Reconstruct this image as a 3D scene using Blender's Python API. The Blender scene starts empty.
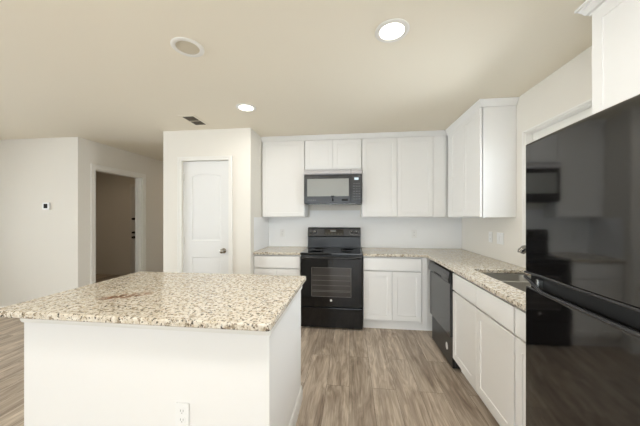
import bpy, bmesh, math, random
from mathutils import Vector, Matrix
random.seed(7)
C = bpy.context.scene.collection
PI = math.pi

# ------------------------------------------------------------------ camera
cd_ = bpy.data.cameras.new('camera'); cam = bpy.data.objects.new('camera', cd_); C.objects.link(cam)
cd_.sensor_width = 36.0; cd_.lens = 261.83/640*36.0; cd_.shift_y = 2.8/640; cd_.clip_start = 0.02
cam.location = (0, 0, 1.3714); cam.rotation_euler = (PI/2, 0, 0.1171)
bpy.context.scene.camera = cam

# ------------------------------------------------------------------ world, daylight, exposure
sc = bpy.context.scene
w = bpy.data.worlds.new('sky'); sc.world = w; w.use_nodes = True
bg = w.node_tree.nodes['Background']; bg.inputs[0].default_value = (0.84, 0.93, 1.0, 1); bg.inputs[1].default_value = 4.6
sc.view_settings.view_transform = 'Standard'; sc.view_settings.look = 'None'
sc.view_settings.gamma = 1.0; sc.view_settings.use_curve_mapping = False
sc.view_settings.exposure = 0.32

def area(name, loc, rot, sx, sy, power, col):
    l = bpy.data.lights.new(name, 'AREA'); l.shape = 'RECTANGLE'; l.size = sx; l.size_y = sy
    l.energy = power; l.color = col
    o = bpy.data.objects.new(name, l); C.objects.link(o); o.location = loc; o.rotation_euler = rot
    return o
# daylight through the patio door behind the camera, the living-room window and the sink window
area('daylight_patio', (-0.95, -3.46, 1.12), (PI/2, 0, 0), 3.0, 2.1, 15, (0.90, 0.95, 1.0))
area('daylight_living_room', (-7.17, 0.1, 1.3), (PI/2, 0, -PI/2), 3.2, 1.7, 140, (0.85, 0.93, 1.0))
area('entry_fill', (-4.9, 4.3, 2.40), (0, 0, 0), .3, .3, 2.2, (1.0, .80, .58))  # added warm fill without a fixture, lifts the dark room behind the doorway
area('hallway_fill', (-3.0, 5.4, 2.40), (0, 0, 0), .3, .3, 2.2, (1.0, .80, .58))  # added warm fill without a fixture, tints the hallway walls
area('daylight_sink_window', (2.0, 2.0, 1.66), (PI/2-.55, 0, PI/2), 0.96, 1.04, 32, (0.86, 0.93, 1.0))

# unseen fill added behind the camera, aimed up to brighten the ceiling
area('ceiling_fill', (-0.9, -0.9, 1.55), (PI, 0, 0), 0.9, 0.9, 12, (1.0, 0.95, 0.85))

# ------------------------------------------------------------------ materials
def s2l(c):
    return tuple(((v/255)/12.92 if v/255 <= .04045 else ((v/255+.055)/1.055)**2.4) for v in c)
def mat(name, rgb, rough=0.5, metal=0.0, spec=0.5, emit=None, es=0, bump=0, bscale=200, coat=0):
    m = bpy.data.materials.new(name); m.use_nodes = True; nt = m.node_tree; b = nt.nodes['Principled BSDF']
    b.inputs['Base Color'].default_value = (*s2l(rgb), 1); b.inputs['Roughness'].default_value = rough
    b.inputs['Metallic'].default_value = metal; b.inputs['Specular IOR Level'].default_value = spec
    if coat: b.inputs['Coat Weight'].default_value = coat; b.inputs['Coat Roughness'].default_value = 0.03
    if emit: b.inputs['Emission Color'].default_value = (*s2l(emit), 1); b.inputs['Emission Strength'].default_value = es
    tc = nt.nodes.new('ShaderNodeTexCoord')
    n = nt.nodes.new('ShaderNodeTexNoise'); n.inputs['Scale'].default_value = bscale; n.inputs['Detail'].default_value = 3
    nt.links.new(tc.outputs['Object'], n.inputs['Vector'])
    if bump:
        bp = nt.nodes.new('ShaderNodeBump'); bp.inputs['Strength'].default_value = bump; bp.inputs['Distance'].default_value = 0.002
        nt.links.new(n.outputs['Fac'], bp.inputs['Height']); nt.links.new(bp.outputs['Normal'], b.inputs['Normal'])
    else:   # slight procedural variation of the gloss
        mr = nt.nodes.new('ShaderNodeMapRange'); mr.inputs['To Min'].default_value = max(0.0, rough-.02); mr.inputs['To Max'].default_value = min(1, rough+.02)
        nt.links.new(n.outputs['Fac'], mr.inputs['Value']); nt.links.new(mr.outputs['Result'], b.inputs['Roughness'])
    return m

def ramp(nt, stops, interp='LINEAR'):
    r = nt.nodes.new('ShaderNodeValToRGB'); cr = r.color_ramp; cr.interpolation = interp
    while len(cr.elements) < len(stops): cr.elements.new(0.5)
    for e, (p, c) in zip(cr.elements, stops):
        e.position = p; e.color = (*c, 1) if len(c) == 3 else c
    return r
def mixc(nt, a, b, fac=None, mode='MIX', f=0.5):
    m = nt.nodes.new('ShaderNodeMix'); m.data_type = 'RGBA'; m.blend_type = mode; m.inputs[0].default_value = f
    def put(s, v):
        if isinstance(v, tuple): s.default_value = (*v, 1)
        else: nt.links.new(v, s)
    put(m.inputs[6], a); put(m.inputs[7], b)
    if fac is not None: nt.links.new(fac, m.inputs[0])
    return m.outputs[2]

def granite(name, stain=None):
    m = bpy.data.materials.new(name); m.use_nodes = True; nt = m.node_tree; b = nt.nodes['Principled BSDF']; L = nt.links.new
    tc = nt.nodes.new('ShaderNodeTexCoord'); v = tc.outputs['Object']
    def noise(sc_, det=3, off=0, rough=.6):
        n = nt.nodes.new('ShaderNodeTexNoise'); n.inputs['Scale'].default_value = sc_; n.inputs['Detail'].default_value = det; n.inputs['Roughness'].default_value = rough
        mp = nt.nodes.new('ShaderNodeMapping'); mp.inputs['Location'].default_value = (off, off*.7, off*.3); L(v, mp.inputs['Vector']); L(mp.outputs[0], n.inputs['Vector'])
        return n.outputs['Fac']
    big = ramp(nt, [(0.34, s2l((168, 150, 124))), (0.42, s2l((204, 192, 171))), (0.52, s2l((219, 210, 195))), (0.66, s2l((229, 224, 213)))])
    L(noise(42, 4), big.inputs[0])
    vo = nt.nodes.new('ShaderNodeTexVoronoi'); vo.inputs['Scale'].default_value = 110; L(v, vo.inputs['Vector'])
    cell = ramp(nt, [(0.0, s2l((142, 124, 100))), (0.25, s2l((194, 179, 154))), (0.6, s2l((218, 209, 192))), (1, s2l((230, 225, 213)))])
    L(vo.outputs['Color'], cell.inputs[0])
    c1 = mixc(nt, big.outputs[0], cell.outputs[0], f=.45)
    gm = ramp(nt, [(0.555, (0, 0, 0)), (0.60, (.9, .9, .9))]); L(noise(52, 4, 3.1), gm.inputs[0])
    c2 = mixc(nt, c1, s2l((136, 119, 96)), gm.outputs[0])
    dm = ramp(nt, [(0.578, (0, 0, 0)), (0.62, (.95, .95, .95))]); L(noise(74, 3.5, 9.7), dm.inputs[0])
    c3 = mixc(nt, c2, s2l((50, 42, 36)), dm.outputs[0])
    if stain:
        cx, cy, sx, sy, ang = stain
        mp = nt.nodes.new('ShaderNodeMapping'); mp.vector_type = 'TEXTURE'
        mp.inputs['Location'].default_value = (cx, cy, 0); mp.inputs['Rotation'].default_value = (0, 0, ang); mp.inputs['Scale'].default_value = (sx, sy, 1)
        L(v, mp.inputs['Vector'])
        ln = nt.nodes.new('ShaderNodeVectorMath'); ln.operation = 'LENGTH'; L(mp.outputs[0], ln.inputs[0])
        sm = ramp(nt, [(0.45, (1, 1, 1)), (1.0, (0, 0, 0))]); L(ln.outputs['Value'], sm.inputs[0])
        nm = ramp(nt, [(0.42, (0, 0, 0)), (0.54, (1, 1, 1))]); L(noise(30, 5, 1.3), nm.inputs[0])
        mu = nt.nodes.new('ShaderNodeMath'); mu.operation = 'MULTIPLY'; L(sm.outputs[0], mu.inputs[0]); L(nm.outputs[0], mu.inputs[1])
        c3 = mixc(nt, c3, s2l((134, 86, 54)), mu.outputs[0])
    L(c3, b.inputs['Base Color']); b.inputs['Roughness'].default_value = 0.16
    return m

def floor_mat():
    m = bpy.data.materials.new('plank_floor'); m.use_nodes = True; nt = m.node_tree; b = nt.nodes['Principled BSDF']; L = nt.links.new
    tc = nt.nodes.new('ShaderNodeTexCoord')
    sp = nt.nodes.new('ShaderNodeSeparateXYZ'); L(tc.outputs['Object'], sp.inputs[0])
    cb = nt.nodes.new('ShaderNodeCombineXYZ'); L(sp.outputs['Y'], cb.inputs['X']); L(sp.outputs['X'], cb.inputs['Y'])
    br = nt.nodes.new('ShaderNodeTexBrick'); L(cb.outputs[0], br.inputs['Vector'])
    br.offset = 0.37; br.inputs['Scale'].default_value = 1; br.inputs['Brick Width'].default_value = 1.22; br.inputs['Row Height'].default_value = 0.182
    br.inputs['Mortar Size'].default_value = 0.0011; br.inputs['Mortar Smooth'].default_value = 0.2; br.inputs['Bias'].default_value = 0
    br.inputs['Color1'].default_value = (0, 0, 0, 1); br.inputs['Color2'].default_value = (1, 1, 1, 1); br.inputs['Mortar'].default_value = (0.5, 0.5, 0.5, 1)
    # grain, shifted from plank to plank
    sh = nt.nodes.new('ShaderNodeVectorMath'); sh.operation = 'MULTIPLY_ADD'; L(br.outputs['Color'], sh.inputs[0]); sh.inputs[1].default_value = (7.3, 3.1, 5.0); L(cb.outputs[0], sh.inputs[2])
    mp = nt.nodes.new('ShaderNodeMapping'); mp.inputs['Scale'].default_value = (1.3, 8, 1); L(sh.outputs[0], mp.inputs['Vector'])
    n1 = nt.nodes.new('ShaderNodeTexNoise'); n1.inputs['Scale'].default_value = 1.5; n1.inputs['Detail'].default_value = 7; n1.inputs['Roughness'].default_value = .62; n1.inputs['Distortion'].default_value = 0.9; L(mp.outputs[0], n1.inputs['Vector'])
    g = ramp(nt, [(0.30, s2l((140, 124, 109))), (0.43, s2l((171, 156, 140))), (0.56, s2l((194, 180, 163))), (0.72, s2l((214, 202, 187)))]); L(n1.outputs['Fac'], g.inputs[0])
    mp2 = nt.nodes.new('ShaderNodeMapping'); mp2.inputs['Scale'].default_value = (5, 110, 1); L(sh.outputs[0], mp2.inputs['Vector'])
    n2 = nt.nodes.new('ShaderNodeTexNoise'); n2.inputs['Scale'].default_value = 1.0; n2.inputs['Detail'].default_value = 4; L(mp2.outputs[0], n2.inputs['Vector'])
    g2 = ramp(nt, [(0.34, (.72, .70, .68)), (0.56, (1, 1, 1))]); L(n2.outputs['Fac'], g2.inputs[0])
    c = mixc(nt, g.outputs[0], g2.outputs[0], mode='MULTIPLY', f=.75)
    mp3 = nt.nodes.new('ShaderNodeMapping'); mp3.inputs['Scale'].default_value = (.9, 5.5, 1); L(sh.outputs[0], mp3.inputs['Vector'])
    n3 = nt.nodes.new('ShaderNodeTexNoise'); n3.inputs['Scale'].default_value = 1.0; n3.inputs['Detail'].default_value = 2; L(mp3.outputs[0], n3.inputs['Vector'])
    k1 = nt.nodes.new('ShaderNodeMath'); k1.operation = 'MULTIPLY'; k1.inputs[1].default_value = 95; L(n3.outputs['Fac'], k1.inputs[0])
    k2 = nt.nodes.new('ShaderNodeMath'); k2.operation = 'SINE'; L(k1.outputs[0], k2.inputs[0])
    rg_ = ramp(nt, [(0.0, (.80, .78, .76)), (0.5, (1, 1, 1))]); L(k2.outputs[0], rg_.inputs[0])
    c = mixc(nt, c, rg_.outputs[0], mode='MULTIPLY', f=.6)
    pl = ramp(nt, [(0, (.92, .90, .88)), (1, (1.22, 1.21, 1.20))]); L(br.outputs['Color'], pl.inputs[0])
    c = mixc(nt, c, pl.outputs[0], mode='MULTIPLY', f=1)
    c = mixc(nt, c, s2l((70, 58, 46)), br.outputs['Fac'])
    L(c, b.inputs['Base Color']); b.inputs['Roughness'].default_value = 0.42
    bp = nt.nodes.new('ShaderNodeBump'); bp.inputs['Strength'].default_value = .12; bp.inputs['Distance'].default_value = .002; L(n2.outputs['Fac'], bp.inputs['Height']); L(bp.outputs[0], b.inputs['Normal'])
    return m

M = dict(
    wall=mat('wall_paint', (230, 225, 215), .75, bump=.08, bscale=160),
    ceil=mat('ceiling_paint', (239, 231, 213), .85, bump=.15, bscale=120),
    splash=mat('backsplash_paint', (243, 243, 242), .45),
    trim=mat('trim_paint', (235, 232, 225), .4),
    cab=mat('cabinet_paint', (237, 235, 231), .38),
    door=mat('door_paint', (228, 227, 224), .4),
    granite=granite('granite'),
    granite_i=granite('granite_island', (-.235, -.165, .15, .055, .6)),
    floor=floor_mat(),
    guard=mat('backguard_black', (34, 34, 35), .32),
    recess=mat('recess_black', (7, 7, 7), .6),
    black=mat('black_enamel', (14, 14, 15), .09, spec=.5),
    blackp=mat('black_plastic', (20, 20, 21), .3),
    glass=mat('dark_glass', (9, 9, 10), .04, spec=.6),
    mglass=mat('microwave_glass_glare', (150, 150, 144), .32, spec=.5),  # pale grey base stands in for the bright room reflected in the window
    mbody=mat('slate_black', (27, 25, 25), .24),
    mband=mat('microwave_band_sheen', (214, 212, 215), .3, metal=.35),  # near-white colour paints in the ceiling reflection along the band
    dwblack=mat('dishwasher_black', (34, 35, 36), .18, spec=.8),
    fridge=mat('fridge_black', (13, 12, 12), .06, spec=.95, bump=.22, bscale=4.5),
    ovenwin=mat('oven_window', (58, 54, 51), .06, spec=.5),
    rack=mat('rack_print', (112, 108, 103), .4),
    steel=mat('steel', (190, 190, 188), .25, metal=1),
    sink=mat('sink_steel', (205, 203, 198), .38, metal=1),
    chrome=mat('chrome', (150, 148, 145), .12, metal=1),
    nickel=mat('nickel', (150, 143, 132), .25, metal=1),
    dark=mat('dark_gap', (22, 20, 18), .8),
    ventdark=mat('vent_dark', (62, 54, 44), .8),
    ventgrey=mat('vent_slat', (120, 110, 94), .6),
    plate=mat('plastic_white', (238, 237, 234), .35),
    slot=mat('slot_grey', (150, 148, 142), .6),
    screen=mat('screen_dark', (34, 31, 22), .7, spec=.1),
    lens=mat('lamp_lens', (255, 250, 240), .4, emit=(255, 248, 235), es=6),
    off=mat('lens_off', (206, 196, 174), .5),
    disp=mat('display_pale', (170, 185, 190), .2, emit=(200, 220, 230), es=.5),
    label_grey=mat('print_grey', (110, 110, 108), .5),
    badge=mat('badge_silver', (240, 240, 238), .3, metal=.3),
    sticker=mat('sticker_white', (225, 225, 222), .5),
    burner=mat('burner_ring', (60, 60, 62), .2),
    frgap=mat('fridge_lip', (44, 44, 46), .16),
    hinge=mat('hinge_nickel', (222, 220, 214), .4, metal=.1),
)
# clear window glass
gm = bpy.data.materials.new('window_glass'); gm.use_nodes = True; nt = gm.node_tree; nt.nodes.remove(nt.nodes['Principled BSDF'])
tr = nt.nodes.new('ShaderNodeBsdfTransparent'); gl = nt.nodes.new('ShaderNodeBsdfGlossy'); gl.inputs['Roughness'].default_value = .02
lw = nt.nodes.new('ShaderNodeFresnel'); mx = nt.nodes.new('ShaderNodeMixShader'); nt.links.new(lw.outputs[0], mx.inputs[0]); nt.links.new(tr.outputs[0], mx.inputs[1]); nt.links.new(gl.outputs[0], mx.inputs[2])
nt.links.new(mx.outputs[0], nt.nodes['Material Output'].inputs['Surface']); M['pane'] = gm

# ------------------------------------------------------------------ mesh helpers (world coordinates)
def T_id(u, d, v): return Vector((u, d, v))
class MB:
    def __init__(s): s.bm = bmesh.new()
    def add(s, bm2):
        me = bpy.data.meshes.new('t'); bm2.to_mesh(me); s.bm.from_mesh(me); bpy.data.meshes.remove(me); bm2.free()
    def box(s, x0, x1, y0, y1, z0, z1, bev=0, seg=2):
        b = bmesh.new(); bmesh.ops.create_cube(b, size=1)
        for v in b.verts: v.co = Vector(((x0+x1)/2+v.co.x*(x1-x0), (y0+y1)/2+v.co.y*(y1-y0), (z0+z1)/2+v.co.z*(z1-z0)))
        if bev: bmesh.ops.bevel(b, geom=list(b.edges), offset=bev, segments=seg, profile=.5, affect='EDGES')
        bmesh.ops.recalc_face_normals(b, faces=b.faces); s.add(b); return s
    def cyl(s, p0, p1, r0, r1=None, n=24, bev=0):
        r1 = r0 if r1 is None else r1; p0 = Vector(p0); p1 = Vector(p1); d = p1-p0
        b = bmesh.new(); bmesh.ops.create_cone(b, cap_ends=True, segments=n, radius1=r0, radius2=r1, depth=d.length)
        if bev:
            es = [e for e in b.edges if len(e.link_faces) == 2 and e.calc_face_angle() > .9]; bmesh.ops.bevel(b, geom=es, offset=bev, segments=2, affect='EDGES')
        q = Vector((0, 0, 1)).rotation_difference(d.normalized()).to_matrix().to_4x4()
        bmesh.ops.transform(b, matrix=Matrix.Translation((p0+p1)/2) @ q, verts=b.verts); s.add(b); return s
    def lathe(s, c, axis, prof, n=32):
        # prof: (radius, distance along axis) pairs
        b = bmesh.new(); rings = []
        for r, h in prof:
            rings.append([b.verts.new((r*math.cos(2*PI*i/n), r*math.sin(2*PI*i/n), h)) for i in range(n)])
        for a, c2 in zip(rings, rings[1:]):
            for i in range(n): b.faces.new((a[i], a[(i+1) % n], c2[(i+1) % n], c2[i]))
        b.faces.new(rings[0][::-1]); b.faces.new(rings[-1])
        bmesh.ops.remove_doubles(b, verts=b.verts, dist=1e-6); bmesh.ops.recalc_face_normals(b, faces=b.faces)
        q = Vector((0, 0, 1)).rotation_difference(Vector(axis).normalized()).to_matrix().to_4x4()
        bmesh.ops.transform(b, matrix=Matrix.Translation(Vector(c)) @ q, verts=b.verts); s.add(b); return s
    def tube(s, pts, r, n=14):
        pts = [Vector(p) for p in pts]; rs = r if isinstance(r, (list, tuple)) else [r]*len(pts)
        b = bmesh.new(); rings = []; up = None
        for i, p in enumerate(pts):
            t = (pts[min(i+1, len(pts)-1)]-pts[max(i-1, 0)]).normalized()
            if up is None: up = t.orthogonal().normalized()
            up = (up - t*up.dot(t)).normalized(); sd = t.cross(up)
            rings.append([b.verts.new(p+(up*math.cos(2*PI*k/n)+sd*math.sin(2*PI*k/n))*rs[i]) for k in range(n)])
        for a, c2 in zip(rings, rings[1:]):
            for k in range(n): b.faces.new((a[k], a[(k+1) % n], c2[(k+1) % n], c2[k]))
        b.faces.new(rings[0][::-1]); b.faces.new(rings[-1]); bmesh.ops.recalc_face_normals(b, faces=b.faces); s.add(b); return s
    def prism(s, prof, path_pts, closed=False):
        # sweep a 2-D profile (out, up) along a horizontal path with mitred corners; 'out' is to the left of travel
        b = bmesh.new(); P = [Vector(p) for p in path_pts]; rings = []
        for i, p in enumerate(P):
            d0 = (P[i]-P[i-1]).normalized() if i > 0 else None; d1 = (P[i+1]-P[i]).normalized() if i < len(P)-1 else None
            if d0 is None: d0 = d1
            if d1 is None: d1 = d0
            n0 = Vector((-d0.y, d0.x, 0)); n1 = Vector((-d1.y, d1.x, 0)); m = (n0+n1).normalized(); k = 1/max(.2, m.dot(n0))
            rings.append([b.verts.new(p+m*(o*k)+Vector((0, 0, u))) for o, u in prof])
        n = len(prof)
        for a, c2 in zip(rings, rings[1:]):
            for k in range(n): b.faces.new((a[k], a[(k+1) % n], c2[(k+1) % n], c2[k]))
        b.faces.new(rings[0][::-1]); b.faces.new(rings[-1]); bmesh.ops.recalc_face_normals(b, faces=b.faces); s.add(b); return s
    def poly(s, pts2, fn, d0, d1, bev=0):
        # extruded outline: pts2 in (u, v), fn maps (u, d, v) to the world
        b = bmesh.new(); A = [b.verts.new(fn(u, d0, v)) for u, v in pts2]; B = [b.verts.new(fn(u, d1, v)) for u, v in pts2]; n = len(A)
        b.faces.new(A); b.faces.new(B[::-1])
        for i in range(n): b.faces.new((A[i], B[i], B[(i+1) % n], A[(i+1) % n]))
        bmesh.ops.recalc_face_normals(b, faces=b.faces)
        if bev:
            es = [e for e in b.edges if len(e.link_faces) == 2 and e.calc_face_angle() > .6]; bmesh.ops.bevel(b, geom=es, offset=bev, segments=2, affect='EDGES')
        s.add(b); return s
    def slab(s, xs, ys, cells, z0, z1, bev=.006, vbev=0):
        # plan made of grid cells (i, j) extruded from z0 to z1: corners and holes share one skin
        b = bmesh.new(); V = {}
        def vt(i, j, k):
            if (i, j, k) not in V: V[(i, j, k)] = b.verts.new((xs[i], ys[j], z1 if k else z0))
            return V[(i, j, k)]
        for (i, j) in cells:
            b.faces.new((vt(i, j, 1), vt(i+1, j, 1), vt(i+1, j+1, 1), vt(i, j+1, 1)))
            b.faces.new((vt(i, j, 0), vt(i, j+1, 0), vt(i+1, j+1, 0), vt(i+1, j, 0)))
            for (di, dj, a, c2) in ((0, -1, (0, 0), (1, 0)), (1, 0, (1, 0), (1, 1)), (0, 1, (1, 1), (0, 1)), (-1, 0, (0, 1), (0, 0))):
                if (i+di, j+dj) not in cells:
                    b.faces.new((vt(i+a[0], j+a[1], 0), vt(i+c2[0], j+c2[1], 0), vt(i+c2[0], j+c2[1], 1), vt(i+a[0], j+a[1], 1)))
        bmesh.ops.recalc_face_normals(b, faces=b.faces)
        bmesh.ops.dissolve_limit(b, angle_limit=.01, verts=b.verts, edges=b.edges)
        if vbev:
            es = [e for e in b.edges if len(e.link_faces) == 2 and abs(e.verts[0].co.z-e.verts[1].co.z) > .01 and e.calc_face_angle() > .5]
            bmesh.ops.bevel(b, geom=es, offset=vbev, segments=4, affect='EDGES', profile=.5)
        if bev:
            es = [e for e in b.edges if len(e.link_faces) == 2 and abs(e.verts[0].co.z-e.verts[1].co.z) < .001 and e.calc_face_angle() > .5]
            bmesh.ops.bevel(b, geom=es, offset=bev, segments=3, affect='EDGES', profile=.5)
        s.add(b); return s
    def build(s, name, m, parent=None, smooth=35):
        me = bpy.data.meshes.new(name)
        o = bpy.data.objects.new(name, me); C.objects.link(o)
        if parent is not None:
            o.parent = parent; base = Vector(parent.get('_w', (0, 0, 0)))
            org = base
        else:
            zs = [v.co.z for v in s.bm.verts]; xs = [v.co.x for v in s.bm.verts]; ys = [v.co.y for v in s.bm.verts]
            org = Vector(((min(xs)+max(xs))/2, (min(ys)+max(ys))/2, min(zs))); o.location = org
        ORG[o.name] = org
        bmesh.ops.translate(s.bm, vec=-org, verts=s.bm.verts)
        for f in s.bm.faces: f.smooth = True
        for e in s.bm.edges: e.smooth = not (len(e.link_faces) == 2 and e.calc_face_angle() > math.radians(smooth))
        s.bm.to_mesh(me); s.bm.free(); me.materials.append(M[m] if isinstance(m, str) else m)
        wn = o.modifiers.new('weighted_normal', 'WEIGHTED_NORMAL'); wn.keep_sharp = True; wn.weight = 80
        return o
ORG = {}
def build(mb, name, m, parent=None, **k):
    o = bpy.data.objects
    if parent is not None: parent['_w'] = tuple(ORG[parent.name])
    r = mb.build(name, m, parent, **k)
    if parent is not None: del parent['_w']
    return r
def thing(name, label, cat, loc, group=None):
    o = bpy.data.objects.new(name, None); C.objects.link(o); o.location = loc; o.empty_display_size = .05
    ORG[o.name] = Vector(loc); tag(o, label, cat, group); return o
def tag(o, label, cat, group=None):
    o['label'] = label; o['category'] = cat
    if group: o['group'] = group
    return o
def struct(mb, name, m, label=None, cat=None, parent=None):
    o = build(mb, name, m, parent)
    if parent is None:
        o['kind'] = 'structure'
        if label: o['label'] = label; o['category'] = cat
    return o

# coordinate frames for fronts: u to the right as seen from the front, d into the piece, v up
def FY(x0, y0): return lambda u, d, v: Vector((x0+u, y0+d, v))     # faces -Y (towards the camera)
def FX(x0, y0): return lambda u, d, v: Vector((x0+d, y0-u, v))     # faces -X
def fbox(mb, fn, u0, u1, d0, d1, v0, v1, bev=0):
    a = fn(u0, d0, v0); c = fn(u1, d1, v1)
    mb.box(min(a.x, c.x), max(a.x, c.x), min(a.y, c.y), max(a.y, c.y), v0, v1, bev); return mb
def shaker(fn, u0, u1, v0, v1, d0, th=.019, st=.057, rec=.006):
    b = bmesh.new()
    def q(u, d, v): return b.verts.new(fn(u, d, v))
    e = .0022
    def loop(i, d): return [q(u0+i, d, v0+i), q(u1-i, d, v0+i), q(u1-i, d, v1-i), q(u0+i, d, v1-i)]
    Ls = [loop(0, d0+th), loop(0, d0+e), loop(e, d0), loop(st, d0), loop(st+.002, d0+rec)]
    for a, c2 in zip(Ls, Ls[1:]):
        for k in range(4): b.faces.new((a[k], a[(k+1) % 4], c2[(k+1) % 4], c2[k]))
    b.faces.new(Ls[-1]); b.faces.new(Ls[0][::-1]); bmesh.ops.recalc_face_normals(b, faces=b.faces)
    m = MB(); m.add(b); return m
def flat_front(fn, u0, u1, v0, v1, d0, th=.019):
    return fbox(MB(), fn, u0, u1, d0, d0+th, v0, v1, .002)

# ------------------------------------------------------------------ room shell
BK, CL, RT = 3.80, 2.45, 1.515
RY, LX = -3.30, -7.0
struct(MB().box(LX-.12, RT+.12, RY-.12, 6.12, -.06, 0), 'floor', 'floor', 'grey brown wood plank floor running away from camera', 'floor')
struct(MB().box(LX-.12, RT+.12, RY-.12, 6.12, CL, CL+.06), 'ceiling', 'ceil', 'plain cream painted ceiling over kitchen and living area', 'ceiling')
struct(MB().box(-1.32, RT+.12, BK, BK+.12, 0, CL), 'wall_back', 'wall', 'cream wall behind the range and upper cabinets', 'wall')
m = MB(); WY0, WY1, WZ0, WZ1 = 1.51, 2.49, 1.03, 2.10
m.box(RT, RT+.12, RY, WY0, 0, CL).box(RT, RT+.12, WY1, BK, 0, CL).box(RT, RT+.12, WY0, WY1, 0, WZ0).box(RT, RT+.12, WY0, WY1, WZ1, CL)
struct(m, 'wall_right', 'wall', 'cream wall behind the sink counter and refrigerator', 'wall')
struct(MB().box(LX, -3.70, 3.1645, 3.28, 0, CL), 'wall_left', 'wall', 'cream wall at far left carrying the thermostat', 'wall')
HD0, HD1, HDZ = 3.40, 4.272, 2.055
m = MB().box(-3.82, -3.70, 3.28, HD0, 0, CL).box(-3.82, -3.70, HD1, 6.0, 0, CL).box(-3.82, -3.70, HD0, HD1, HDZ, CL)
struct(m, 'wall_hallway', 'wall', 'tan hallway wall with the open dark doorway', 'wall')
struct(MB().box(-3.82, -2.277, 6.0, 6.12, 0, CL), 'wall_hallway_end', 'wall')
struct(MB().box(-6.0, -3.82, 5.5, 5.62, 0, CL), 'wall_entry', 'wall')
struct(MB().box(-6.12, -6.0, 3.28, 5.62, 0, CL), 'wall_entry_side', 'wall')
PY, PX0, PX1, PD0, PD1, PDZ = 3.086, -2.377, -1.22, -2.12, -1.497, 2.063
m = MB().box(PX0, PD0, PY, PY+.1, 0, CL).box(PD1, PX1, PY, PY+.1, 0, CL).box(PD0, PD1, PY, PY+.1, PDZ, CL)
m.box(PX1-.1, PX1, PY+.1, BK, 0, CL).box(PX0, PX0+.1, PY+.1, 6.0, 0, CL)
struct(m, 'wall_pantry', 'wall', 'cream pantry wall around the white panelled door', 'wall')
# parts of the room behind the camera
m = MB().box(LX, -2.45, RY-.12, RY, 0, CL).box(.55, RT+.12, RY-.12, RY, 0, CL).box(-2.45, .55, RY-.12, RY, 2.17, CL).box(-2.45, .55, RY-.12, RY, 0, .05)
struct(m, 'wall_rear', 'wall')
m = MB().box(LX-.12, LX, RY-.12, -1.5, 0, CL).box(LX-.12, LX, 1.7, 3.28, 0, CL).box(LX-.12, LX, -1.5, 1.7, 0, .45).box(LX-.12, LX, -1.5, 1.7, 2.15, CL)
struct(m, 'wall_far_left', 'wall')

def window(name, axis, a0, a1, z0, z1, p0, p1, mull, label):
    # a frame in the opening with its panes; axis 'x': opening in a wall of constant x
    def bx(mb, a, b, c2, d, q0=p0, q1=p1):
        return mb.box(q0, q1, a, b, c2, d, .003) if axis == 'x' else mb.box(a, b, q0, q1, c2, d, .003)
    fw = .085 if axis == 'x' and a0 > 1 else .045; m = MB()
    bx(m, a0, a0+fw, z0, z1); bx(m, a1-fw, a1, z0, z1); bx(m, a0+fw, a1-fw, z0, z0+fw); bx(m, a0+fw, a1-fw, z1-fw, z1)
    for k in mull: bx(m, k-.02, k+.02, z0+fw, z1-fw)
    f = struct(m, name, 'trim', label, 'window')
    pm = (p0+p1)/2
    g = bx(MB(), a0+fw*.8, a1-fw*.8, z0+fw*.8, z1-fw*.8, pm-.003, pm+.003)
    build(g, 'pane', 'pane', f)
    return f
window('window_1', 'x', WY0, WY1, WZ0, WZ1, RT+.06, RT+.11, [2.0], 'white framed window over the sink, mostly hidden by the refrigerator')
window('window_2', 'y', -2.45, .55, .05, 2.17, RY-.09, RY-.04, [-.95], 'wide patio window behind the camera')
window('window_3', 'x', -1.5, 1.7, .45, 2.15, LX-.09, LX-.04, [-.43, .63], 'triple living room window in the far left wall')
# flat white surround of the sink window, proud of the wall
m = MB(); cw = .05
m.box(RT-.012, RT-.0005, WY1-.004, WY1+cw-.03, WZ0, WZ1+.012, .002).box(RT-.012, RT-.0005, WY0-cw, WY1-.004, WZ1-.004, WZ1+.012, .002)
m.box(RT-.0005, RT+.06, WY1-.012, WY1-.001, WZ0+.001, WZ1-.001).box(RT-.0005, RT+.06, WY0+.001, WY0+.012, WZ0+.001, WZ1-.001).box(RT-.0005, RT+.06, WY0+.012, WY1-.012, WZ1-.012, WZ1-.001)
m.box(RT-.03, RT+.05, WY0+.012, WY1-.012, WZ0, WZ0+.018, .003)
struct(m, 'trim_1', 'trim', 'thin white surround of the window over the sink', 'trim')

# casings (stepped profile around openings)
def casing(fn, u0, u1, ztop, wdt, name, label, th=.016):
    m = MB()
    for (a, b) in ((u0-wdt, u0), (u1, u1+wdt)): fbox(m, fn, a, b, -th, -.0005, 0, ztop+wdt, .003)
    fbox(m, fn, u0, u1, -th, -.0005, ztop, ztop+wdt, .003)
    for (a, b) in ((u0-wdt, u0-wdt+.018), (u1+wdt-.018, u1+wdt)): fbox(m, fn, a, b, -th-.006, -th, 0, ztop+wdt, .002)
    fbox(m, fn, u0-wdt+.018, u1+wdt-.018, -th-.006, -th, ztop+wdt-.018, ztop+wdt, .002)
    return m
fp = FY(0, PY)
struct(casing(fp, PD0, PD1, PDZ, .05, '', ''), 'trim_2', 'trim', 'white casing around the pantry door', 'trim')
# hallway casing: wall faces +X; u runs along +Y
fh = lambda u, d, v: Vector((-3.70-d, u, v))
m = casing(fh, HD0, HD1, HDZ, .065, '', '')
fbox(m, fh, HD0, HD0+.016, 0, .12, 0, HDZ-.016); fbox(m, fh, HD1-.016, HD1, 0, .12, 0, HDZ-.016); fbox(m, fh, HD0, HD1, 0, .12, HDZ-.016, HDZ)
fbox(m, fh, HD1-.028, HD1-.016, .045, .08, 0, HDZ-.016)
struct(m, 'trim_3', 'trim', 'cream casing and jamb of the dark hallway doorway', 'trim')

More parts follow.
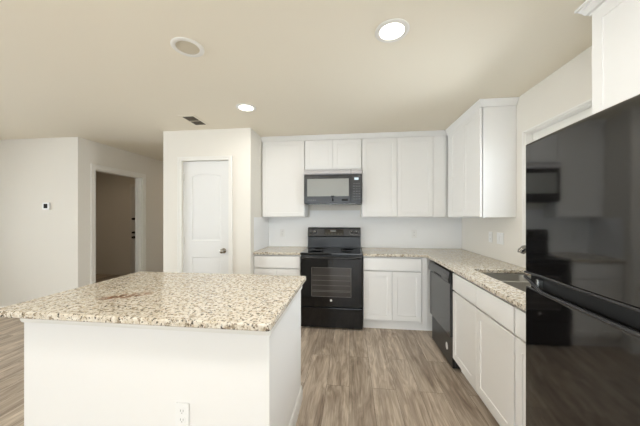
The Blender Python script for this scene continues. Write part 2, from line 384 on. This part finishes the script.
# baseboards
def base(name, pts, h=.09):
    struct(MB().prism([(0, 0), (.013, 0), (.013, h*.7), (.009, h*.8), (.006, h), (0, h)], [(x, y, .0005) for x, y in pts]), name, 'trim')
base('baseboard_left', [(-3.69, 3.164), (LX, 3.164)])
base('baseboard_hallway', [(-3.7+.0005, 6.0), (-3.7+.0005, HD1+.09)])
base('baseboard_pantry', [(PD0-.06, PY-.0005), (PX0-.0, PY-.0005)])
base('baseboard_pantry_right', [(PX1, PY-.0005), (PD1+.06, PY-.0005)])

# pantry door: two-panel slab, arched upper panel
dm = MB(); d0 = PY+.02
fd = FY(0, d0)
def arch(u0, u1, v0, v1, rise, n=14):
    pts = [(u0, v0), (u1, v0)]
    for i in range(n+1):
        t = i/n; pts.append((u1+(u0-u1)*t, v1+rise*math.sin(PI*t)**1.0))
    return pts
def shrink(pts, k):
    cx = sum(p[0] for p in pts)/len(pts); out = []
    us = [p[0] for p in pts]; vs = [p[1] for p in pts]; u0, u1, v0, v1 = min(us), max(us), min(vs), max(vs)
    for u, v in pts: out.append((u0+k+(u-u0)*(u1-u0-2*k)/(u1-u0), v0+k+(v-v0)*(v1-v0-2*k)/(v1-v0)))
    return out
def panel_door(fn, u0, u1, z1, panels, th=.035):
    b = bmesh.new()
    def V(u, v, d): return b.verts.new(fn(u, d, v))
    outer = [V(u0, .006, 0), V(u1, .006, 0), V(u1, z1, 0), V(u0, z1, 0)]
    edges = [b.edges.new((outer[i], outer[(i+1) % 4])) for i in range(4)]
    back = [V(u0, .006, th), V(u1, .006, th), V(u1, z1, th), V(u0, z1, th)]
    for i in range(4): b.faces.new((outer[i], outer[(i+1) % 4], back[(i+1) % 4], back[i]))
    b.faces.new(back)
    for pts in panels:
        rings = [[V(u, v, d) for u, v in shrink(pts, k)] for k, d in ((0, 0), (.006, .006), (.022, .008), (.034, .002))]
        n = len(pts); edges += [b.edges.new((rings[0][i], rings[0][(i+1) % n])) for i in range(n)]
        for a, c2 in zip(rings, rings[1:]):
            for i in range(n): b.faces.new((a[i], a[(i+1) % n], c2[(i+1) % n], c2[i]))
        b.faces.new(rings[-1])
    bmesh.ops.triangle_fill(b, edges=edges, use_beauty=True, use_dissolve=False)
    bmesh.ops.recalc_face_normals(b, faces=b.faces); m = MB(); m.add(b); return m
u0, u1 = PD0+.004, PD1-.004
dr = struct(panel_door(fd, u0, u1, PDZ-.004, [arch(-2.0, -1.615, 1.062, 1.872, .03), [(-2.0, .18), (-1.615, .18), (-1.615, .848), (-2.0, .848)]]), 'door_1', 'door', 'white two panel pantry door with arched upper panel', 'door')
for z in (.25, 1.06, 1.86):
    build(MB().cyl((PD0+.004, d0-.006, z-.045), (PD0+.004, d0-.006, z+.045), .006).box(PD0+.004, PD0+.026, d0-.002, d0+.001, z-.045, z+.045), 'hinge', 'hinge', dr)
k = build(MB().lathe((-1.575, d0, .935), (0, -1, 0), [(.032, 0), (.032, .004), (.026, .009), (.012, .012), (.011, .03), (.022, .036), (.028, .048), (.026, .06), (.012, .066), (.001, .067)]), 'door_knob', 'nickel', dr)
build(MB().box(PD1-.012, PD1-.003, d0-.003, d0-.0005, .90, .965, .001), 'latch_plate', 'nickel', dr)

# entry door seen through the dark doorway
ex0, ex1 = -4.99, -4.08
ed = struct(panel_door(FY(0, 5.45), ex0, ex1, 2.03, [[(ex0+.12, 1.1), (ex1-.12, 1.1), (ex1-.12, 1.9), (ex0+.12, 1.9)], [(ex0+.12, .2), (ex1-.12, .2), (ex1-.12, .9), (ex0+.12, .9)]]), 'door_2', 'door', 'closed entry door seen through the dark hallway doorway', 'door')
for z, r in ((1.30, .026), (.99, .026), (.88, .03)):
    build(MB().lathe((ex0+.07, 5.45, z), (0, -1, 0), [(r, 0), (r, .01), (.5*r, .014), (.5*r, .03), (.8*r, .036), (.8*r, .05), (.001, .052)]), 'door_knob' if z < .9 else 'deadbolt', 'dark', ed)
struct(casing(FY(0, 5.5), ex0-.01, ex1+.01, 2.04, .06, '', ''), 'trim_4', 'trim', 'casing of the entry door in the dark room', 'trim')

# ------------------------------------------------------------------ backsplash
struct(MB().box(PX1+.003, RT-.003, BK-.004, BK-.0003, .919, 1.352).box(-.60, .13, BK-.004, BK-.0003, 1.352, 1.45), 'trim_5', 'splash', 'white backsplash on the back wall above the granite', 'trim')
struct(MB().box(PX1+.0003, PX1+.003, 3.20, BK-.005, .919, 1.352), 'trim_6', 'splash', 'white backsplash on the pantry side wall', 'trim')

# ------------------------------------------------------------------ cabinets
TOP, CT = .884, .918
def base_cabinet(fn, wdt, depth, fronts, label, name='base_cabinet', fd_=.029, hollow=False):
    """fn: origin at the front-left of the face (door faces at d=0); fronts: list of (kind, u0, u1, v0, v1)"""
    t = thing(name, label, 'cabinet', fn(wdt/2, depth/2, 0), 'white base cabinets')
    b = MB()
    if hollow:      # open top for the sink bowls
        for q in ((.001, wdt-.001, fd_+.001, .048, .105, TOP), (.001, wdt-.001, depth-.012, depth, .105, TOP), (.001, .018, .048, depth-.012, .105, TOP), (wdt-.018, wdt-.001, .048, depth-.012, .105, TOP), (.018, wdt-.018, .048, depth-.012, .105, .122)): fbox(b, fn, *q)
    else: fbox(b, fn, .001, wdt-.001, fd_+.001, depth, .105, TOP, .0015)
    build(b, 'carcass', 'cab', t)
    tk = MB(); fbox(tk, fn, .001, wdt-.001, .075, .09, 0, .1045)
    build(tk, 'toe_kick', 'cab', t)
    for kind, a, c2, v0, v1 in fronts:
        if kind == 'door': build(shaker(fn, a, c2, v0, v1, 0), 'door', 'cab', t)
        elif kind == 'drawer': build(flat_front(fn, a, c2, v0, v1, 0), 'drawer', 'cab', t)
        elif kind == 'filler': build(flat_front(fn, a, c2, v0, v1, .012, .0178), 'filler_strip', 'cab', t)
    return t
FYb = 3.18                        # door faces of the back run
FXr = .893                        # door faces of the sink run
bd = BK-FYb-.002
# left of the range
wl = .598
base_cabinet(FY(PX1+.004, FYb), wl, bd, [('drawer', .006, wl-.006, .722, .868), ('door', .006, wl/2-.002, .118, .708), ('door', wl/2+.002, wl-.006, .118, .708)], 'short white base cabinet between pantry wall and black range')
# right of the range
x0 = .150; wr = .675
base_cabinet(FY(x0, FYb), RT-x0-.004, bd, [('drawer', .004, wr-.004, .722, .868), ('door', .004, wr/2-.002, .130, .708), ('door', wr/2+.002, wr-.004, .130, .708), ('filler', wr+.002, FXr-x0-.004, .107, .882)], 'white base cabinet between black range and dishwasher')
rd = RT-FXr-.004
SB1, SBW = 2.438, .882
DW1 = SB1+.604
base_cabinet(FX(FXr, SB1), SBW, rd, [('drawer', .006, SBW/2-.002, .722, .868), ('drawer', SBW/2+.002, SBW-.006, .722, .868), ('door', .006, SBW/2-.002, .118, .708), ('door', SBW/2+.002, SBW-.006, .118, .708)], 'two door white base cabinet under the steel sink', 'sink_cabinet', hollow=True)
w3 = .33
base_cabinet(FX(FXr, SB1-SBW-.002), w3, rd, [('drawer', .006, w3-.006, .722, .868), ('door', .006, w3-.006, .118, .708)], 'narrow white base cabinet beside the black refrigerator')

def upper(fn, wdt, depth, z0, z1, doors, label, fill=None, name='upper_cabinet'):
    t = thing(name, label, 'cabinet', fn(wdt/2, depth/2, z0), 'white upper cabinets')
    b = MB(); fbox(b, fn, .001, wdt-.001, .027, depth, z0, z1, .0015)
    fbox(b, fn, .001, wdt-.001, .027, .045, z0-.004, z0)
    build(b, 'carcass', 'cab', t)
    for a, c2 in doors: build(shaker(fn, a, c2, z0+.006, z1-.004, 0, st=.055, rec=.0035), 'door', 'cab', t)
    if fill: build(flat_front(fn, fill[0], fill[1], z0, z1-.001, .010, .0168), 'filler_strip', 'cab', t)
    return t
UF = 3.474; UD = BK-UF-.006; UZ0, UZ1 = 1.356, 2.386
SX0, SX1 = -.615, .143            # range / microwave span
upper(FY(PX1+.004, UF), SX0-PX1-.006, UD, UZ0, UZ1, [(.012, SX0-PX1-.012)], 'single door white upper cabinet left of the microwave')
upper(FY(SX0, UF), SX1-SX0, UD, 1.983, UZ1, [(.004, .377), (.381, .754)], 'short two door white cabinet directly above the microwave')
UXR = RT-.315
upper(FY(SX1+.002, UF), RT-SX1-.006, UD, UZ0, UZ1, [(.004, .446), (.450, .892)], 'two door white upper cabinet right of the microwave', fill=(.896, UXR-SX1-.004))
ulen = UF-.002-2.605
upper(FX(UXR, UF-.022), ulen-.02, .313, UZ0, UZ1, [(.118, .478), (.482, ulen-.024)], 'white upper cabinet on right wall, its plain end panel facing us', fill=(.004, .114))
# cabinet above the refrigerator
upper(FX(UXR, 1.474), .91, .313, 1.80, UZ1, [(.010, .303), (.307, .600), (.604, .900)], 'tall white cabinet hung above the black refrigerator')

# crown mouldings, along the cabinet tops under the ceiling
CR = [(-.001, -.062), (-.006, -.062), (-.010, -.052), (-.020, -.040), (-.030, -.022), (-.038, -.014), (-.040, -.002), (.02, -.002), (.02, -.062)]
z = CL
cr = MB().prism(CR, [(PX1+.002, UF+.018, z), (UXR+.018, UF+.018, z), (UXR+.018, 2.607, z), (RT-.002, 2.607, z)])
tag(build(cr, 'crown_moulding', 'cab'), 'white crown moulding along the tops of the corner cabinets', 'moulding', 'crown mouldings')
CR2 = [(-.001, -.0635), (-.010, -.0635), (-.010, -.054), (-.022, -.050), (-.030, -.034), (-.038, -.026), (-.038, -.018), (-.050, -.014), (-.050, -.002), (.02, -.002), (.02, -.0635)]
cr = MB().prism(CR2, [(RT-.002, 1.476, z), (UXR+.018, 1.476, z), (UXR+.018, .56, z)][0:3])
tag(build(cr, 'crown_moulding', 'cab'), 'white crown moulding on the cabinet above the refrigerator', 'moulding', 'crown mouldings')

# ------------------------------------------------------------------ countertops
tag(build(MB().box(PX1+.004, SX0-.003, 3.165, BK-.005, TOP+.001, CT, .006, 3), 'countertop', 'granite'), 'short speckled granite countertop left of the black range', 'countertop', 'granite countertops')
KX0, KX1, KY0, KY1 = 1.035, 1.435, 1.582, 2.375       # sink cut-out
xs = [SX1+.004, .878, KX0, KX1, RT-.003]; ys = [1.205, KY0, KY1, 3.165, BK-.005]
cells = {(i, 3) for i in range(4)} | {(i, j) for i in range(1, 4) for j in range(3)}
cells.discard((2, 1))
tag(build(MB().slab(xs, ys, cells, TOP+.001, CT, .006), 'countertop', 'granite'), 'L shaped speckled granite countertop holding the steel sink', 'countertop', 'granite countertops')

# sink: undermount double bowl
def bowl(x0, x1, y0, y1, zt, zb, r=.05):
    b = bmesh.new()
    def ring(k, z, rr):
        pts = []
        for cx, cy, a0 in ((x1-k-rr, y1-k-rr, 0), (x0+k+rr, y1-k-rr, 90), (x0+k+rr, y0+k+rr, 180), (x1-k-rr, y0+k+rr, 270)):
            for i in range(5):
                a = math.radians(a0+i*22.5); pts.append(b.verts.new((cx+rr*math.cos(a), cy+rr*math.sin(a), z)))
        return pts
    rs = [ring(-.006, zb-.004, r), ring(-.006, zt, r), ring(0, zt, r), ring(.006, zb+.04, r), ring(.02, zb+.01, r), ring(.05, zb, r*.8)]
    n = 20
    for a, c2 in zip(rs, rs[1:]):
        for i in range(n): b.faces.new((a[i], a[(i+1) % n], c2[(i+1) % n], c2[i]))
    b.faces.new(rs[-1]); b.faces.new(rs[0][::-1]); bmesh.ops.recalc_face_normals(b, faces=b.faces); m = MB(); m.add(b); return m
KD = 2.10
sk = thing('kitchen_sink', 'double bowl stainless steel sink set in the granite counter', 'sink', (1.235, 1.97, .70))
for a, c2, zb in ((KD+.012, KY1-.008, .72), (KY0+.008, KD-.012, .72)):
    bo = build(bowl(KX0+.008, KX1-.008, a, c2, TOP-.001, zb), 'bowl', 'sink', sk)
    build(MB().lathe((1.235, (a+c2)/2, zb), (0, 0, 1), [(.042, 0), (.042, .003), (.034, .004), (.03, .0015), (.001, .0015)]), 'drain', 'steel', bo)
build(MB().box(KX0+.012, KX1-.012, KD-.011, KD+.011, .84, TOP-.0015, .002), 'divider', 'sink', sk)

# faucet behind the sink
fc = thing('faucet', 'chrome pull-out kitchen faucet behind the sink', 'faucet', (1.465, 2.0, CT))
build(MB().lathe((1.465, 2.0, CT+.0005), (0, 0, 1), [(.031, 0), (.031, .008), (.026, .014), (.024, .05), (.024, .13), (.027, .15), (.022, .165), (.001, .168)]), 'body', 'chrome', fc)
build(MB().tube([(1.455, 2.0, 1.03), (1.40, 2.0, 1.085), (1.33, 2.0, 1.125), (1.27, 2.0, 1.14)], [.017, .017, .018, .019]), 'spout', 'chrome', fc)
build(MB().tube([(1.272, 2.0, 1.14), (1.24, 2.0, 1.143), (1.215, 2.0, 1.138), (1.196, 2.0, 1.122), (1.19, 2.0, 1.108)], [.0195, .024, .026, .025, .020], 18), 'spray_head', 'chrome', fc)
build(MB().tube([(1.465, 2.0, 1.085), (1.47, 1.975, 1.12), (1.475, 1.93, 1.16)], [.012, .008, .006]), 'lever', 'chrome', fc)

# ------------------------------------------------------------------ range
sx = (SX0+SX1)/2; RF = 3.147
rg = thing('kitchen_range', 'black freestanding electric range with oven door and backguard', 'stove', (sx, 3.45, 0))
build(MB().box(SX0+.003, SX1-.003, RF+.035, BK-.02, .012, .893, .003), 'body', 'blackp', rg)
for x in (SX0+.05, SX1-.05):
    for y in (RF+.08, BK-.08): build(MB().cyl((x, y, 0), (x, y, .0115), .016), 'foot', 'blackp', rg)
ct = build(MB().box(SX0+.001, SX1-.001, RF+.012, BK-.085, .8935, .919, .005, 3), 'cooktop', 'glass', rg)
for bx_, by_, r in ((-.43, 3.30, .095), (-.43, 3.56, .075), (-.05, 3.30, .075), (-.05, 3.56, .095)):
    build(MB().lathe((bx_, by_, .919), (0, 0, 1), [(r-.004, 0), (r-.004, .0004), (r, .0004), (r, 0)]), 'burner_ring', 'burner', ct)
# oven door
fr = FY(0, RF)
od = build(fbox(MB(), fr, SX0+.005, SX1-.005, 0, .033, .275, .878, .006), 'oven_door', 'black', rg)
build(fbox(MB(), fr, -.475, .005, -.0015, .001, .395, .748, .0005), 'oven_window', 'ovenwin', od)
m = MB()
for a, b_, c2, d in ((-.475, .005, .744, .748), (-.475, .005, .395, .399), (-.475, -.471, .399, .744), (.001, .005, .399, .744)): fbox(m, fr, a, b_, -.002, -.0016, c2, d)
build(m, 'window_border', 'rack', od)
m = MB()
for zz in (.455, .47, .53, .59, .65): fbox(m, fr, -.465, -.005, -.0019, -.0016, zz, zz+.0035)
build(m, 'oven_rack', 'rack', od)
hb = MB().tube([(SX0+.03, RF-.004, .862), (SX0+.05, RF-.032, .866), (SX0+.10, RF-.040, .867), (SX1-.10, RF-.040, .867), (SX1-.05, RF-.032, .866), (SX1-.03, RF-.004, .862)], [.011, .012, .012, .012, .012, .011])
build(hb, 'oven_handle', 'black', od)
lg = build(MB().cyl((sx, RF-.0005, .352), (sx, RF-.003, .352), .0135, n=28), 'badge', 'badge', od)
lg['label'] = 'small round silver badge'
m = MB(); fbox(m, fr, SX0+.005, SX1-.005, .002, .034, .022, .262, .005); fbox(m, fr, SX0+.03, SX1-.03, -.006, .003, .244, .258, .003)
build(m, 'storage_drawer', 'black', rg)
# backguard: lower riser and a console that leans back
bgd = MB().poly([(0, .92), (.075, .92), (.075, 1.205), (.035, 1.205), (.012, 1.185), (-.008, 1.085), (.02, 1.07), (.02, .92)], lambda u, d, v: Vector((d, BK-.096+u, v)), SX0+.002, SX1-.006, .003)
bk = build(bgd, 'backguard', 'guard', rg)
nx = Vector((0, -.98, .2)).normalized()
def onpanel(x, z): t = (z-1.085)/.1; return Vector((x, BK-.104+.02*t-.0008, z))
for x in (-.566, -.502, .012, .076):
    p = onpanel(x, 1.14)
    kb = build(MB().lathe(p, nx, [(.026, 0), (.026, .004), (.020, .006), (.018, .022), (.016, .025), (.001, .025)], 28), 'knob', 'blackp', bk)
    build(MB().lathe(p, nx, [(.0262, 0), (.0262, .0022), (.0315, .0016), (.0315, 0)], 28), 'dial_ring', 'label_grey', bk)
    q_ = p+nx*.0256
    build(MB().box(q_.x-.002, q_.x+.002, q_.y-.001, q_.y+.001, q_.z+.002, q_.z+.014), 'pointer', 'sticker', kb)
def plate_on(x0, x1, z0, z1, th):
    b = bmesh.new(); vs = []
    for dd in (0, th):
        for (x, z_) in ((x0, z0), (x1, z0), (x1, z1), (x0, z1)): vs.append(b.verts.new(onpanel(x, z_)+nx*dd))
    for f in ((0, 1, 2, 3), (4, 5, 6, 7), (0, 1, 5, 4), (1, 2, 6, 5), (2, 3, 7, 6), (3, 0, 4, 7)): b.faces.new([vs[i] for i in f])
    bmesh.ops.recalc_face_normals(b, faces=b.faces); m = MB(); m.add(b); return m
cp = build(plate_on(-.37, -.10, 1.10, 1.18, .0015), 'control_display', 'glass', bk)
m = plate_on(-.29, -.21, 1.142, 1.170, .0022); build(m, 'clock_window', 'label_grey', bk)
for i in range(6):
    for j in range(2):
        build(plate_on(-.355+i*.043, -.345+i*.043, 1.108+j*.014, 1.112+j*.014, .0022), 'touch_button', 'label_grey', bk)

# ------------------------------------------------------------------ microwave
MF = 3.40; MZ0, MZ1 = 1.530, 1.979
mw = thing('microwave_oven', 'black over the range microwave under the short cabinet', 'microwave', (sx, 3.6, MZ0))
build(MB().box(SX0+.002, SX1-.002, MF+.03, BK-.006, MZ0, MZ1, .003), 'body', 'blackp', mw)
fm = FY(0, MF); MS = .000
dd = fbox(MB(), fm, SX0+.003, MS, 0, .029, MZ0+.004, 1.905, .004)
md = build(dd, 'door', 'mbody', mw)
build(fbox(MB(), fm, SX0+.045, MS-.025, -.0012, .001, 1.625, 1.855, .0004), 'door_window', 'mglass', md)
m = MB()
for a, b_, c2, d in ((SX0+.030, MS-.012, 1.855, 1.872), (SX0+.030, MS-.012, 1.612, 1.625), (SX0+.030, SX0+.045, 1.625, 1.855), (MS-.025, MS-.012, 1.625, 1.855)): fbox(m, fm, a, b_, -.002, .001, c2, d, .0004)
build(m, 'window_frame', 'mbody', md)
m = MB()
for i in range(5): fbox(m, fm, -.565+i*.024, -.55+i*.024, -.001, .0005, 1.572, 1.580)
build(m, 'door_print', 'label_grey', md)
for a, b_, c2, d in ((-.255, -.215, 1.612, 1.634), (-.245, -.222, 1.560, 1.597), (-.115, -.035, 1.564, 1.592)):
    k_ = build(fbox(MB(), fm, a, b_, -.0026, -.0018, c2, d), 'sticker', 'recess', md); k_['label'] = 'small black sticker'
# bowed top grille / handle band
prof = [(.02, 1.908), (-.010, 1.910), (-.022, 1.922), (-.020, 1.938), (.0, 1.966), (.02, 1.977)]
build(MB().poly(prof, lambda u, d, v: Vector((d, MF+u, v)), SX0+.003, MS), 'top_band', 'mband', mw)
build(MB().poly(prof, lambda u, d, v: Vector((d, MF+u, v)), MS+.004, SX1-.003), 'top_grille', 'mband', mw)
pn = build(fbox(MB(), fm, MS+.003, SX1-.003, 0, .029, MZ0+.004, 1.905, .003), 'control_panel', 'mbody', mw)
build(fbox(MB(), fm, .045, .10, -.0015, .0005, 1.835, 1.865), 'display', 'disp', pn)
for i in range(3):
    for j in range(7): build(fbox(MB(), fm, .030+i*.034, .052+i*.034, -.0012, .0005, 1.585+j*.033, 1.593+j*.033), 'button', 'label_grey', pn)
m = MB()
for i in range(14): fbox(m, FY(0, 0), SX0+.06+i*.045, SX0+.09+i*.045, MF+.06, MF+.20, MZ0-.002, MZ0-.0003)
build(m, 'underside_filter', 'steel', mw)

# ------------------------------------------------------------------ dishwasher (faces -X)
DF = FXr-.018; DWW = .598
dw = thing('dishwasher', 'black built-in dishwasher in the corner of the sink run', 'dishwasher', (1.2, SB1+.302, 0))
fdw = FX(DF, DW1-.002)
build(fbox(MB(), fdw, .004, DWW-.004, .045, .60, .016, .872, .002), 'tub', 'blackp', dw)
dwd = build(fbox(MB(), fdw, .002, DWW-.002, 0, .044, .292, .765, .006), 'door', 'dwblack', dw)
dwc = build(MB().poly([(0.0, .768), (-.012, .775), (-.014, .80), (-.004, .872), (.044, .872), (.044, .768)], lambda u, d, v: fdw(d, u, v), .002, DWW-.002, .002), 'control_panel', 'black', dw)
build(fbox(MB(), fdw, .20, .40, -.0155, -.012, .782, .796, .001), 'handle_pocket', 'dark', dwc)
m = MB()
for i in range(5): fbox(m, fdw, .44+i*.022, .45+i*.022, -.013, -.009, .835, .839)
build(m, 'button_print', 'label_grey', dwc)
build(fbox(MB(), fdw, .004, DWW-.004, .022, .044, .015, .286, .003), 'kick_plate', 'blackp', dw)
st = build(MB().poly([(.455+.028*math.cos(2*PI*i/20), .150+.034*math.sin(2*PI*i/20)) for i in range(20)], fdw, .0205, .0219), 'sticker', 'sticker', dw)
st['label'] = 'small white oval sticker'

# ------------------------------------------------------------------ refrigerator (faces -X)
FRX, FRY1, FRW, FRH = .722, 1.186, .75, 1.668
rf = thing('refrigerator', 'tall glossy black top-freezer refrigerator in right foreground', 'refrigerator', (1.1, FRY1-FRW/2, 0))
build(MB().box(FRX+.07, RT-.03, FRY1-FRW, FRY1, .02, FRH-.005, .006), 'body', 'blackp', rf)
for x in (FRX+.12, RT-.1):
    for y in (FRY1-.06, FRY1-FRW+.06): build(MB().cyl((x, y, 0), (x, y, .0195), .02), 'foot', 'blackp', rf)
ff = FX(FRX, FRY1)
def bowed(z0, z1, name, bow=.008):
    # gently bowed door skin, rounded at both long edges
    n = 24; pts = []
    r = .007
    for i in range(n+1):
        u = r+(FRW-2*r)*i/n; t = 2*i/n-1; pts.append((u, -bow*(1-t*t)))
    pts = [(0, .064), (0, r), (r*.3, r*.3)] + pts + [(FRW-r*.3, r*.3), (FRW, r), (FRW, .064)]
    b = bmesh.new(); Lr = []
    for zz, k in ((z0, .004), (z0+.004, 0), (z0+.012, 0), (z1-.012, 0), (z1-.004, 0), (z1, .004)):
        Lr.append([b.verts.new(ff(u, d+k if d < .06 else d, zz)) for u, d in pts])
    N = len(pts)
    for a, c2 in zip(Lr, Lr[1:]):
        for i in range(N): b.faces.new((a[i], a[(i+1) % N], c2[(i+1) % N], c2[i]))
    b.faces.new(Lr[0][::-1]); b.faces.new(Lr[-1]); bmesh.ops.recalc_face_normals(b, faces=b.faces)
    m = MB(); m.add(b); return build(m, name, 'fridge', rf, smooth=50)
fzd = bowed(1.138, FRH, 'freezer_door')
frd = bowed(.075, 1.082, 'refrigerator_door')
# lips of the pocket handles along the split
def lip(z_end, z_mid, r, name, par, zoff):
    pts = []
    for i in range(25):
        t = i/24; u = .008+t*(FRW-.016); k = min(1, u/.13); bowd = -.008*(1-(2*t-1)**2)
        pts.append(ff(u, bowd-.004, z_end+(z_mid-z_end)*(k*k*(3-2*k))))
    return build(MB().tube(pts, r, 12), name, 'frgap', par)
lip(1.140, 1.143, .0045, 'handle_lip', fzd, 0)
lip(1.120, 1.084, .0065, 'handle_lip', frd, 0)
build(fbox(MB(), ff, .005, FRW-.005, .02, .062, 1.083, 1.137), 'handle_recess', 'recess', rf)
build(fbox(MB(), ff, .07, .085, -.002, .02, 1.09, 1.125, .003), 'hinge_bracket', 'steel', rf)
build(fbox(MB(), ff, .02, FRW-.02, .03, .06, .02, .07, .003), 'toe_grille', 'blackp', rf)

# it stands turned a little, its near side further out
ra = math.radians(-2.5); piv = Vector((FRX, FRY1, 0)); off = Vector(rf.location)-piv
rf.rotation_euler.z = ra; rf.location = piv + Matrix.Rotation(ra, 3, 'Z') @ off

# ------------------------------------------------------------------ island
IX0, IX1, IY0, IY1 = -1.685, -.372, 1.17, 1.935
isl = thing('kitchen_island', 'white panelled kitchen island base in the left foreground', 'island', ((IX0+IX1)/2, (IY0+IY1)/2, 0))
build(MB().box(IX0, IX1, IY0, IY1, 0, TOP, .002), 'cabinet_body', 'cab', isl)
tp = [(0, .874), (-.010, .874), (-.010, .855), (-.014, .845), (-.016, .884), (0, .884)]
ring = [(IX0, IY1, 0), (IX0, IY0, 0), (IX1, IY0, 0), (IX1, IY1, 0)]
prof = [(-.0003, .822), (-.006, .822), (-.010, .834), (-.010, .848), (-.016, .866), (-.018, .8835), (-.0003, .8835)]
build(MB().prism(prof, ring), 'top_moulding', 'trim', isl)
bprof = [(-.0003, 0), (-.014, 0), (-.014, .065), (-.010, .075), (-.009, .09), (-.004, .10), (-.0003, .10)]
build(MB().prism(bprof, ring), 'baseboard', 'trim', isl)
tag(build(MB().slab([-1.72, -.333], [1.06, 1.958], {(0, 0)}, TOP+.001, CT, .008, vbev=.02), 'countertop', 'granite_i'), 'large speckled granite island countertop with a rust coloured vein', 'countertop', 'granite countertops')

# ------------------------------------------------------------------ outlets and switches
def outlet(fn, uc, vc, label, kind='outlet', gang=1, group='white wall plates'):
    name = 'wall_outlet' if kind == 'outlet' else 'light_switch'
    t = thing(name, label, 'outlet' if kind == 'outlet' else 'switch', fn(uc, 0, vc), group)
    wd = .035+.023*(gang-1)
    build(fbox(MB(), fn, uc-wd, uc+wd, -.006, -.0005, vc-.058, vc+.058, .002), 'cover_plate', 'plate', t)
    for g in range(gang):
        c0 = uc+(g-(gang-1)/2)*.046
        if kind == 'outlet':
            for s in (-1, 1):
                r = build(fbox(MB(), fn, c0-.016, c0+.016, -.0075, -.006, vc+s*.021-.014, vc+s*.021+.014, .0005), 'receptacle', 'plate', t)
                m = MB(); fbox(m, fn, c0-.008, c0-.0055, -.008, -.0074, vc+s*.021-.002, vc+s*.021+.008); fbox(m, fn, c0+.0055, c0+.008, -.008, -.0074, vc+s*.021-.002, vc+s*.021+.008); fbox(m, fn, c0-.0022, c0+.0022, -.008, -.0074, vc+s*.021-.010, vc+s*.021-.006)
                build(m, 'slots', 'slot', r)
        else:
            build(fbox(MB(), fn, c0-.016, c0+.016, -.009, -.006, vc-.033, vc+.033, .001), 'rocker', 'plate', t)
    return t
fb = FY(0, BK-.004)
outlet(fb, -1.008, 1.12, 'white outlet on backsplash left of the black range')
outlet(fb, .88, 1.12, 'white outlet on backsplash right of the black range')
frr = FX(RT, 0)
outlet(frr, -3.05, 1.14, 'white single plate on right wall nearer the corner')
outlet(frr, -2.865, 1.14, 'white double switch plate on right wall nearer the faucet', 'switch', 2)
outlet(FY(0, IY0), -.80, .418, 'white outlet low on the front of the island')

# thermostat
th = thing('thermostat', 'small white thermostat with dark screen on left wall', 'thermostat', (-4.18, 3.1645, 1.505))
ft = FY(0, 3.1645)
build(fbox(MB(), ft, -4.235, -4.125, -.022, -.0005, 1.455, 1.555, .006), 'housing', 'plate', th)
build(fbox(MB(), ft, -4.21, -4.15, -.0235, -.0215, 1.475, 1.537, .0005), 'screen', 'screen', th)

# ------------------------------------------------------------------ ceiling fittings
def downlight(x, y, label, lit, name='ceiling_light', power=4, lname='lamp', size=.13):
    t = thing(name, label, 'ceiling light' if lit else 'ceiling fitting', (x, y, CL), 'round ceiling fittings')
    b = MB().lathe((x, y, CL-.0005), (0, 0, -1), [(.070, 0), (.098, 0), (.098, .004), (.092, .008), (.078, .009), (.070, .005), (.070, 0)])
    build(b, 'trim_ring', 'trim', t)
    build(MB().lathe((x, y, CL-.0005), (0, 0, -1), [(.0695, 0), (.0695, .003), (.04, .0042), (.001, .0045)]), 'lens' if lit else 'cover', 'lens' if lit else 'off', t)
    if lit:
        l = bpy.data.lights.new(lname, 'AREA'); l.shape = 'DISK'; l.size = size; l.energy = power; l.color = (1.0, .97, .93)
        o = bpy.data.objects.new(lname, l); C.objects.link(o); o.location = (0, 0, -.012); o.parent = t
downlight(.238, 1.565, 'lit round recessed ceiling light nearest the camera', True)
downlight(-1.037, 2.504, 'lit round recessed ceiling light in front of the pantry', True)
downlight(.238, .25, 'added unseen ceiling light over the aisle in front of the refrigerator', True, power=8, lname='rear_fill', size=.34)  # extra fitting put in to brighten the floor and lower cabinets
downlight(-1.036, .25, 'added unseen ceiling light in front of the island', True, power=8, lname='rear_fill', size=.34)  # second extra fitting for fill, disc enlarged to soften the island's shadow
downlight(-1.036, 1.565, 'unlit round white ceiling fitting above the island', False, 'ceiling_disc')
vt = thing('air_vent', 'dark slatted air vent in the ceiling near the pantry', 'vent', (-1.755, 2.775, CL))
build(MB().box(-1.85, -1.66, 2.615, 2.925, CL-.006, CL-.0005, .002), 'frame', 'ceil', vt)
build(MB().box(-1.815, -1.69, 2.645, 2.895, CL-.0075, CL-.0062), 'backing', 'ventdark', vt)
for i in range(8):
    x = -1.810+i*.0158
    build(MB().box(x, x+.004, 2.645, 2.895, CL-.010, CL-.0076), 'slat', 'ventgrey', vt)
build(MB().box(-1.815, -1.69, 2.764, 2.776, CL-.011, CL-.0062), 'divider_bar', 'off', vt)
